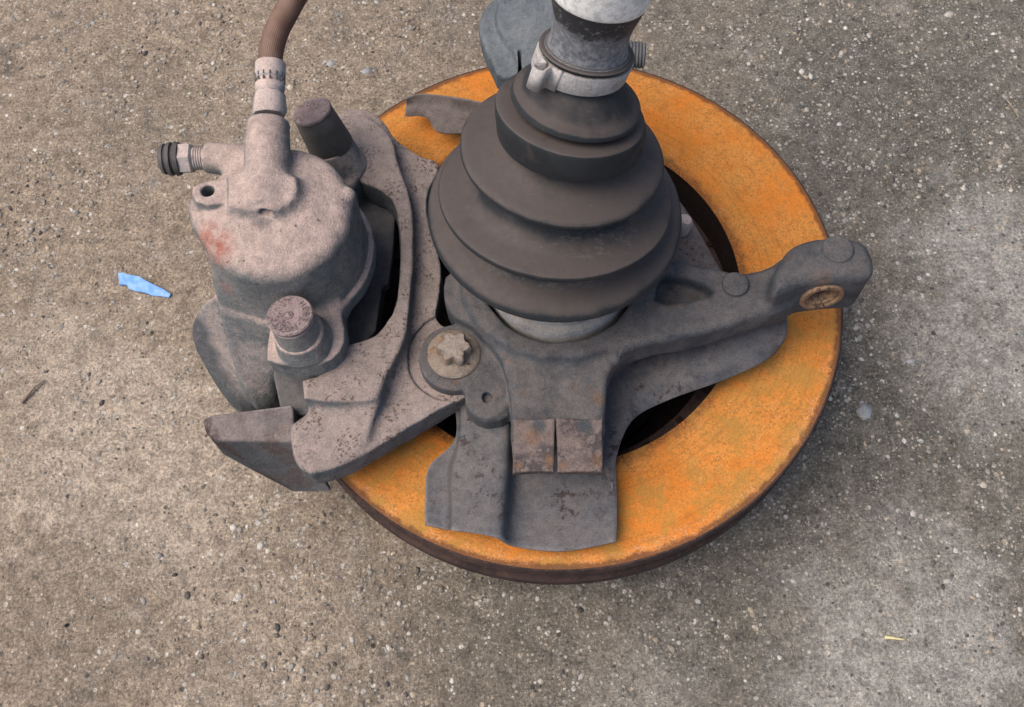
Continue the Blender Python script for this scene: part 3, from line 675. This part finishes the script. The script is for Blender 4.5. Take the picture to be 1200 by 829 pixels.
tube("brake_hose", crspline([h0 + axh*2.2, at(318, 60, 18.9), at(325, 35, 19.3), at(340, 6, 19.9), at(356, -25, 20.2), at(372, -70, 19.0), at(388, -130, 15.0), at(402, -170, 9.0), at(420, -200, 3.0), at(445, -215, 0.7), at(480, -220, 0.6)], 10), 0.56, 'hose', asm, 40, label="ribbed brown rubber brake hose running out of frame")

# ---- caliper bracket
K = Cast(0.08)
K.prism([(393, 128), (428, 126), (450, 142), (462, 162), (490, 183), (515, 190), (512, 205), (500, 225), (500, 260), (512, 290), (517, 320), (515, 350), (509, 370), (518, 381), (545, 388), (580, 425), (570, 450), (545, 463), (520, 477),
         (500, 489), (455, 515), (415, 540), (382, 552), (365, 554), (365, 554), (350, 545), (344, 525), (344, 500), (344, 500), (366, 480), (374, 462), (392, 448), (440, 402), (467, 362), (471, 300), (470, 250), (455, 222), (420, 208), (398, 196)], 10.9, 9.2, k=0.2, r=0.10, smooth=1)
K.prism([(390, 135), (428, 133), (450, 148), (461, 166), (466, 190), (482, 232), (485, 285), (481, 350), (475, 398), (449, 446), (440, 470), (400, 470), (376, 470), (376, 470), (356, 467), (356, 467), (354, 446), (354, 446), (376, 440), (393, 420), (398, 404), (425, 399), (444, 390), (464, 360), (469, 318), (468, 255), (456, 226), (418, 211), (398, 190)], 12.0, 10.0, k=0.5, r=0.16, smooth=1)
K.prism([(452, 440, 12.0), (438, 490, 11.5), (428, 520, 11.1), (400, 538, 10.9), (365, 550, 10.9), (365, 550, 10.9), (350, 543, 10.9), (344, 525, 10.9), (344, 500, 11.2), (344, 500, 11.2), (371, 484, 11.1), (374, 464, 11.3), (400, 430, 12.0)], 12, 9.4, k=0.6, r=0.2, smooth=1)
K.cyl(at(534, 417, 10.9) + Vector((0, 0, .3)), at(534, 417, 10.9) - Vector((0, 0, .22)), 2.35, mode='-', k=0.1, r=0.05)
K.cyl(at(556, 215, 11.5) + Vector((0, 0, 2)), at(556, 215, 11.5) - Vector((0, 0, .6)), 2.5, mode='-', k=0.1, r=0.05)
brk = K.build("caliper_bracket", 'bracket', asm, label="dusty brown grey cast bracket carrying the caliper")
T = [(237, 492, 10.3), (250, 487, 10.4), (300, 483, 10.6), (343, 475, 10.8), (346, 519, 10.0), (250, 517, 9.9), (241, 507, 9.9)]
Bt = [(262, 533, 6.2), (305, 556, 5.0), (345, 577, 4.2), (390, 577, 4.2), (350, 520, 8.6), (262, 495, 6.5), (340, 490, 6.5)]
hull("bracket_foot", [at(*p) for p in T+Bt], 'foot', brk, 0.10, label="wedge shaped worn iron foot of the bracket")

# ---- steering knuckle
K = Cast(0.065)
K.cyl((B.x, B.y, 9.0), (B.x, B.y, 12.55), 5.15, 4.75, r=0.3)
K.prism([(523, 318), (519, 345), (524, 362), (536, 374), (560, 384), (585, 415), (597, 452), (599, 500), (600, 520), (707, 520), (709, 480), (711, 440), (728, 414), (762, 398), (760, 330), (560, 310)], 12.0, 10.2, k=0.4, r=0.14, smooth=1)
K.prism([(560, 372), (600, 420), (606, 490), (602, 515), (706, 515), (706, 470), (712, 430), (740, 395)], 12.1, 8.6, k=0.35, r=0.15, smooth=1)
K.cyl(at(533, 418, 11.3), at(533, 418, 11.3) - Vector((0, 0, 2)), 1.72, 1.8, k=0.2, r=0.1)
K.prism([(533, 376), (575, 392), (594, 440), (590, 470), (548, 462), (540, 440)], 11.3, 9.6, k=0.15, r=0.1)
K.cyl(at(571, 466, 11.2), at(571, 466, 11.2) - Vector((0, 0, 1.9)), 1.02, 1.1, k=0.3, r=0.1)
K.prism([(548, 470), (592, 470), (596, 492), (562, 494)], 11.0, 9.0, k=0.3, r=0.12)
# arm towards the tie rod
K.prism([(735, 345), (765, 322), (788, 299), (830, 312), (868, 319), (900, 314), (922, 298), (935, 320), (935, 345), (925, 360), (885, 370), (845, 384), (800, 396), (758, 401), (715, 420)], 12.9, 11.0, k=0.4, r=0.38, smooth=1)
K.caps(at(735, 395, 11.2), at(885, 362, 11.9), 1.0, 0.75, k=0.5)
K.prism([(908, 318), (920, 293), (940, 279), (985, 274), (1014, 279), (1026, 298), (1027, 320), (1010, 325), (960, 326), (925, 338), (905, 345)], 14.5, 10.7, k=0.5, r=0.55, smooth=2)
fw = at(973, 324, 14.5); lug = Vector((fw.x, fw.y, 12.75)); tl = Vector((0.05, -1, 0.06)).normalized()
K.cyl(lug + tl*0.10, lug - tl*1.2, 1.35, 1.4, k=0.15, r=0.1)
K.cyl(lug + tl*0.9, lug - tl*3.5, 0.60, k=0.06, r=0.02, mode='-')
K.cyl(at(981, 293, 14.5) + Vector((0, 0, .14)), at(981, 293, 14.5) - Vector((0, 0, 1)), 0.70, k=0.08, r=0.06)
K.cyl(at(861, 335, 12.9) + Vector((0, 0, .22)), at(861, 335, 12.9) - Vector((0, 0, 1)), 0.62, k=0.12, r=0.06)
K.prism([(765, 358), (771, 328), (784, 319), (838, 337), (830, 348)], 14.0, 12.0, k=0.3, r=0.2, mode='-', zlev=12.9)
K.caps(at(655, 428, 13.0), at(655, 500, 13.25), 0.75, 1.5, k=0.45, mode='-')
K.cyl((B.x, B.y, 14.0), (B.x, B.y, 8.0), 3.85, k=0.18, r=0.05, mode='-')
hq = at(571, 466, 11.2); K.cyl(hq + Vector((0, 0, .5)), hq - Vector((0, 0, .25)), 0.22, k=0.06, r=0.02, mode='-')
kn = K.build("steering_knuckle", 'knuckle', asm, stains=[(tuple(lug), 0.9), (tuple(at(1022, 335, 13.2)), 0.8), (tuple(at(614, 462, 12.0)), .3)], blooms=16, label="slate grey cast steering knuckle with long tie rod arm")
lathe("eye_bush", lug + tl*0.06, tl, [(-0.35, .58), (0.06, .60), (0.16, .66), (0.12, .78), (0.24, .84), (0.24, 1.0), (0.02, 1.14)], 'bush', kn, seg=40, closed=False, label="rust brown bush in the eye of the arm")

# split clamp at the front of the knuckle
def clamp_block(x0, x1):
    C = Cast(0.05); C.noise = 0.014
    C.prism([(x0, 491, 12.4), (x1, 491, 12.4), (x1+.5, 522, 12.3), (x1, 554, 12.2), ((x0+x1)/2, 553, 12.2), (x0, 554, 12.2)], 12.4, 11.75, r=0.07, smooth=0)
    c0 = at(x0+6, 546, 12.2); c1 = at(x1-5, 540, 12.2)
    return C.build("clamp_block", 'clampblock', kn, stains=[(tuple(c0), .25), (tuple(c1), .4)], grime=[(tuple(at((x0+x1)/2+6, 500, 12.3)), .35)], blooms=1)
clamp_block(601, 649.5); clamp_block(652.5, 706)
plate("clamp_base", [(600, 488), (707, 488), (707, 530), (600, 530)], 11.74, 8.8, 'knuckle', kn, bev=0.08)

# bolt holding the bracket
bo = at(532, 416, 11.3)
bolt = lathe("bracket_bolt", bo, (0.05, 0.02, 1), [(0, 1.26), (0.12, 1.28), (0.22, 1.2), (0.30, .95), (0.34, .8)], 'bolt', kn, seg=48, label="crusted flange bolt with star shaped head")
sv, sf = [], []; nseg = 72
for hh, sc_ in ((0.2, 1.0), (0.85, .97), (0.98, .84), (0.98, .0)):
    for k in range(nseg):
        t = 2*math.pi*k/nseg; r = (0.74 + 0.11*math.cos(6*t + 0.5))*sc_
        sv.append(bo + Vector((0.10*hh + r*math.cos(t), 0.05*hh + r*math.sin(t), hh)))
for i in range(3):
    for k in range(nseg):
        k2 = (k+1) % nseg; sf.append((i*nseg+k, i*nseg+k2, (i+1)*nseg+k2, (i+1)*nseg+k))
auto_smooth(mesh_obj("star_head", sv, sf, 'bolt', kn), 50)

# upper neck of the knuckle behind the shaft
K = Cast(0.085)
K.prism([(560, 30), (566, 10), (586, -10), (640, -22), (690, -15), (690, 40), (662, 72), (645, 80), (614, 94), (583, 90), (577, 74), (566, 54)], 17.6, 16.3, k=0.3, r=0.2)
K.prism([(596, -14), (581, 8), (580, 28), (592, 48), (604, 62), (612, 92), (660, 84), (690, 30), (690, -14)], 17.95, 16.5, k=0.25, r=0.2)
K.prism([(615, -10), (602, 8), (606, 26), (622, 44), (650, 50), (670, 30), (680, -10)], 18.2, 16.8, k=0.6, r=0.4)
K.prism([(606, 60), (612, 60), (612, 86), (607, 86)], 19.0, 15.0, k=0.1, r=0.02, smooth=0, mode='-', zlev=17.8)
K.caps(at(640, 55, 16.8), at(668, 150, 11.0), 1.5, 1.9, k=0.8)
K.caps(at(650, 45, 17.0), at(722, 62, 17.6), 0.9, 0.75, k=0.5)
K.build("knuckle_neck", 'neck', asm, label="slate grey upper end of the knuckle behind the shaft")
s0, s1 = at(722, 64, 17.6), at(756, 65, 17.6); axs = (s1-s0).normalized(); prof = []
nt_ = 9; LS = (s1-s0).length
for i in range(nt_): prof += [(LS*i/nt_, .56), (LS*(i+.5)/nt_, .64)]
prof += [(LS, .52)]
lathe("threaded_stud", s0, axs, prof, 'steel_stud', asm, seg=32, label="threaded steel stud beside the shaft")

# ---- dust shield (pressed steel behind the disc)
S1 = sheet("dust_shield", [
    [(533, 470, 9.5), (533, 515, 9.3), (503, 547, 8.6), (498, 585, 8.6), (498, 615, 8.6)],
    [(538, 469, 9.6), (536, 516, 9.4), (524, 549, 8.7), (524, 588, 8.7), (524, 621, 8.7)],
    [(545, 468, 9.9), (541, 516, 9.8), (533, 550, 9.5), (531, 590, 9.4), (531, 622, 9.3)],
    [(570, 468, 10.0), (568, 515, 9.9), (562, 550, 9.8), (558, 590, 9.6), (556, 625, 9.4)],
    [(596, 468, 10.0), (594, 515, 10.0), (592, 550, 9.8), (588, 592, 9.6), (584, 631, 9.4)],
    [(612, 470, 9.0), (610, 515, 8.8), (608, 555, 8.7), (606, 600, 8.6), (606, 641, 8.5)],
    [(655, 470, 8.7), (655, 515, 8.6), (656, 555, 8.5), (658, 600, 8.4), (660, 646, 8.4)],
    [(722, 470, 8.8), (720, 515, 8.7), (722, 560, 8.6), (723, 600, 8.5), (722, 635, 8.5)]], 'shield', asm, per=8, label="bent grey sheet steel dust shield over the lower disc")
sheet("shield_wing", [
    [(700, 380, 8.9), (704, 460, 8.8), (704, 530, 8.7), (718, 575, 8.65)],
    [(745, 400, 8.8), (740, 440, 8.9), (728, 490, 8.9), (724, 530, 8.75)],
    [(768, 392, 8.85), (760, 430, 9.0), (750, 465, 9.05), (743, 491, 8.75)],
    [(800, 385, 9.0), (795, 420, 9.2), (790, 448, 9.1), (786, 468, 8.8)],
    [(850, 372, 9.6), (850, 400, 9.6), (846, 430, 9.3), (842, 448, 8.9)],
    [(885, 366, 9.9), (887, 388, 9.9), (888, 410, 9.6), (886, 429, 9.2)],
    [(922, 368, 9.6), (923, 382, 9.6), (921, 396, 9.4), (908, 415, 9.1)]], 'shield', S1, per=8, label="dark grey wing of the dust shield beneath the arm")
sheet("shield_tab", [
    [(475, 116, 9.3), (476, 124, 8.9), (475, 130, 8.9), (474, 137, 8.7)],
    [(492, 110, 9.5), (495, 121, 9.2), (497, 129, 9.1), (499, 138, 8.9)],
    [(525, 113, 9.6), (524, 127, 9.2), (518, 140, 9.2), (514, 155, 9.0)],
    [(555, 118, 9.7), (556, 132, 9.3), (556, 144, 9.2), (556, 157, 9.0)],
    [(600, 128, 9.8), (600, 140, 9.8), (600, 150, 9.6), (600, 165, 9.4)]], 'shield_brown', S1, per=8, label="bent brown tab of the dust shield near the top")
sheet("shield_plate", [
    [(735, 215, 9.2), (735, 260, 9.2), (735, 330, 9.2)],
    [(770, 212, 9.2), (765, 265, 9.4), (765, 335, 9.2)],
    [(798, 238, 9.0), (800, 275, 9.5), (795, 340, 9.2)],
    [(822, 277, 8.9), (820, 300, 9.2), (815, 345, 9.2)],
    [(852, 330, 8.8), (848, 340, 9.0), (842, 352, 9.2)]], 'shield_brown', S1, per=6, label="brown plate of the dust shield beside the boot")
lathe("sensor_boss", at(797, 268, 9.6), (0.2, 0, 1), [(0, .5), (0.7, .45), (0.95, .3)], 'fitting', S1, seg=24)

# ---- drive shaft, boot, clamp
ctr = [(655, 312, 12.8, 0, 0), (650.5, 246, 16.0, 5, 4), (651, 226, 17.8, 15, 7), (660, 176, 20.1, 12, 9), (669, 156, 21.35, 17, 8), (669, 128, 22.7, 19, 12), (677, 113, 23.3, 17, 13), (678, 83, 24.4, 20, 10), (687, 61, 25.4, 20, 11), (694, 30, 26.8, 20, 11), (701, 0, 28.1, 20, 11), (711, -45, 30.0, 20, 11)]
CP = [at(*c[:3]) for c in ctr]
def nrm(c):
    a, b = math.radians(c[3]), math.radians(c[4]); return Vector((math.sin(b), math.sin(a)*math.cos(b), math.cos(a)*math.cos(b)))
CN = [nrm(c) for c in ctr]
CP.append(CP[-1] + (CP[-1]-CP[-2]).normalized()*7); CN.append((CP[-1]-CP[-2]).normalized()); CN[-2] = CN[-1].copy()
def axis_at(u):
    """u = 0 at ring one, integers at the following stations"""
    t = min(max(u+1, 0), len(CP)-1.001); i = int(t); f_ = t-i
    P = [CP[max(i-1, 0)], CP[i], CP[i+1], CP[min(i+2, len(CP)-1)]]; a, b, c, d = P
    p = 0.5*((2*b)+(c-a)*f_+(2*a-5*b+4*c-d)*f_*f_+(-a+3*b-3*c+d)*f_**3)
    return p, CN[i].lerp(CN[i+1], f_).normalized()
def ring_sweep(name, prof, mat, parent, seg=128, along=None, closed=True, wob=0.0, **kw):
    vs, fs, al = [], [], []; n = len(prof)
    for i, (u, r) in enumerate(prof):
        p, a = axis_at(u); x = (Vector((1, 0, 0)) - a*a.x).normalized(); y = a.cross(x)
        for k in range(seg):
            t = 2*math.pi*k/seg; rr = r*(1+wob*(math.sin(2*t+u)+0.6*math.sin(3*t+2.1*u)))
            vs.append(p + (x*math.cos(t)+y*math.sin(t))*rr); al.append((u-along[0])/(along[1]-along[0]) if along else 0)
    for i in range(n-1):
        for k in range(seg):
            k2 = (k+1) % seg; fs.append((i*seg+k, i*seg+k2, (i+1)*seg+k2, (i+1)*seg+k))
    if closed: fs.append(tuple(range(seg))[::-1]); fs.append(tuple((n-1)*seg+k for k in range(seg)))
    return mesh_obj(name, vs, fs, mat, parent, attrs={'along': al}, **kw)
def smooth_prof(pr, per=5):
    P = crspline([Vector((u, r, 0)) for u, r in pr], per); return [(p.x, max(p.y, 0.01)) for p in P]
def rp(semi, i): return semi/ppc(CP[i])
R0, R1, R2, R3, R5, RC = 5.79, 5.12, 4.32, 3.05, 2.60, 1.68
prof = [(-0.30, 3.3), (-0.20, 3.8), (-0.12, R0*.90), (-0.10, R0*.97), (-0.05, R0), (0.03, R0*.99), (0.09, R0*.95), (0.15, R0*.87), (0.24, R0*.78), (0.42, R0*.71), (0.64, R0*.68), (0.79, 3.9), (0.83, R1*.93), (0.87, R1*.985), (0.93, R1), (0.99, R1*.995), (1.03, R1*.965), (1.09, R1*.88), (1.17, R1*.78), (1.33, R1*.69), (1.60, R1*.65), (1.79, 3.25),
        (1.82, R2*.92), (1.86, R2*.985), (1.94, R2), (2.0, R2*.99), (2.06, R2*.95), (2.16, R2*.83), (2.36, R2*.68), (2.65, R2*.56), (2.86, 2.35), (2.90, R3*.93), (2.95, R3*.985), (3.03, R3), (3.5, R3*1.01), (3.88, R3*.995), (3.97, R3*.955), (4.05, R3*.82), (4.16, 1.85), (4.38, 1.8), (4.43, R5*.88), (4.50, R5*.97), (4.64, R5),
        (4.95, R5*.99), (5.06, R5*.95), (5.25, R5*.85), (5.6, R5*.75), (5.9, RC*1.03), (6.2, RC), (7.15, RC*.96), (7.2, RC*.88)]
boot = ring_sweep("rubber_boot", smooth_prof(prof, 4), 'boot', asm, seg=144, wob=0.0025, label="ribbed black rubber boot stepped in five rings")
bv = np.array([v.co[:] for v in boot.data.vertices])*100; sc_a = np.zeros(len(bv), np.float32)
for (qx, qy, qz, qr) in ((628, 284, 17.8, 1.3), (662, 290, 17.7, 1.6), (600, 275, 17.9, 1.0), (560, 205, 20.0, 0.6), (700, 345, 15.8, 0.5)):
    q = at(qx, qy, qz); sc_a = np.maximum(sc_a, np.clip(1.3-np.linalg.norm((bv-np.array(q))*np.array((0.55, 1, 1)), axis=1)/qr, 0, 1))
boot.data.attributes.new('scuff', 'FLOAT', 'POINT').data.foreach_set('value', sc_a)
lathe("joint_collar", (B.x, B.y, 0), (0, 0, 1), [(8.5, 3.6), (12.65, 3.6), (12.8, 3.5), (12.86, 3.2), (13.6, 3.0), (14.4, 3.2)], 'collar', asm, seg=96, label="pale steel collar of the joint below the boot")
shp = [(6.6, RC*.97), (7.12, RC*.97), (7.2, RC*.93), (7.3, RC*.90), (7.5, RC*.87), (7.9, RC*.86), (8.4, RC*.90), (8.9, RC*.985), (9.3, RC*1.03), (9.6, RC*1.04), (10.2, RC*1.0), (10.5, RC*.8), (10.9, RC*.72)]
shaft = ring_sweep("driveshaft", smooth_prof(shp, 4), 'shaft', asm, seg=96, along=(7.1, 10.6), label="grey metal drive shaft with pale top edge and black band")
band = [(6.02, RC*1.01), (6.03, RC*1.085), (6.08, RC*1.10), (6.85, RC*1.10), (6.92, RC*1.085), (6.93, RC*1.01)]
cb = ring_sweep("boot_clamp", band, 'clampband', boot, seg=96, closed=False, label="pale dull steel clamp band with folded ear"); auto_smooth(cb, 30)
rl = [(7.0, RC*1.0), (7.02, RC*1.06), (7.08, RC*1.08), (7.14, RC*1.06), (7.16, RC*.9)]
ring_sweep("boot_lip", smooth_prof(rl, 3), 'boot', boot, seg=96, closed=False)
# folded ear of the clamp: a ribbon pinched outwards
vs, fs = [], []; path = []
an0 = math.radians(218)
for k, (da, dr) in enumerate(((-16, 1.09), (-8, 1.10), (-5, 1.14), (-6, 1.30), (-7.5, 1.40), (-4, 1.47), (2, 1.47), (5.5, 1.40), (4.5, 1.30), (4, 1.14), (8, 1.10), (18, 1.09))): path.append((an0+math.radians(da), dr))
pth = crspline([Vector((a, r, 0)) for a, r in path], 4)
for p_ in pth:
    for u in (5.96, 6.97):
        p, a = axis_at(u); x = (Vector((1, 0, 0)) - a*a.x).normalized(); y = a.cross(x)
        vs.append(p + (x*math.cos(p_.x)+y*math.sin(p_.x))*RC*p_.y)
for i in range(len(pth)-1): fs.append((2*i, 2*i+2, 2*i+3, 2*i+1))
ear = mesh_obj("clamp_ear", vs, fs, 'clampband', boot); so_ = ear.modifiers.new("solid", 'SOLIDIFY'); so_.thickness = 0.1*CM; so_.offset = 0

# ================================================================== LOOSE BITS ON THE GROUND
plate("plastic_shard", [(138, 320, .50), (144, 319.5, .54), (149, 321.5, .55), (163, 324, .58), (171, 329, .52), (181, 334, .45), (191, 338.5, .36), (200, 344.5, .28), (198, 348.5, .22), (187, 347, .22), (179, 346.5, .20), (170, 343, .22), (158, 341, .20), (151, 338.5, .22), (148.5, 334, .26), (144, 333.5, .26), (140, 334, .26), (139, 327, .38)], .4, .10, 'blue', None, bev=0.015,
      label="small torn strip of bright blue plastic beside the caliper", cat="plastic scrap")
def bit(name, pts, rad, mat, **kw):
    return tube(name, crspline([at(*p) for p in pts], 5), rad, mat, None, 8, **kw)
bit("straw_piece", [(1037, 747, .12), (1047, 748, .16), (1060, 750, .10)], lambda t: 0.10-0.06*t, 'straw', label="short pale yellow straw piece on the grey concrete", cat="straw")
bit("twig", [(25, 472, .12), (34, 461, .2), (42, 452, .24), (52, 446, .16)], lambda t: 0.11-0.05*t, 'twig', label="thin brown curved twig at the left edge of the photo", cat="twig")
bit("twig", [(1180, 117, .10), (1187, 127, .14), (1194, 138, .1)], lambda t: 0.05, 'twig', label="short pale straight splinter at the upper right of the photo", cat="twig")
p = at(77, 733, 0.1)
stn = stones_mesh("dark_chip", [(p.x, p.y, .22, .4, 1.3, (.012, .012, .013))], None, label="small black chip on the concrete at lower left", cat="chip")
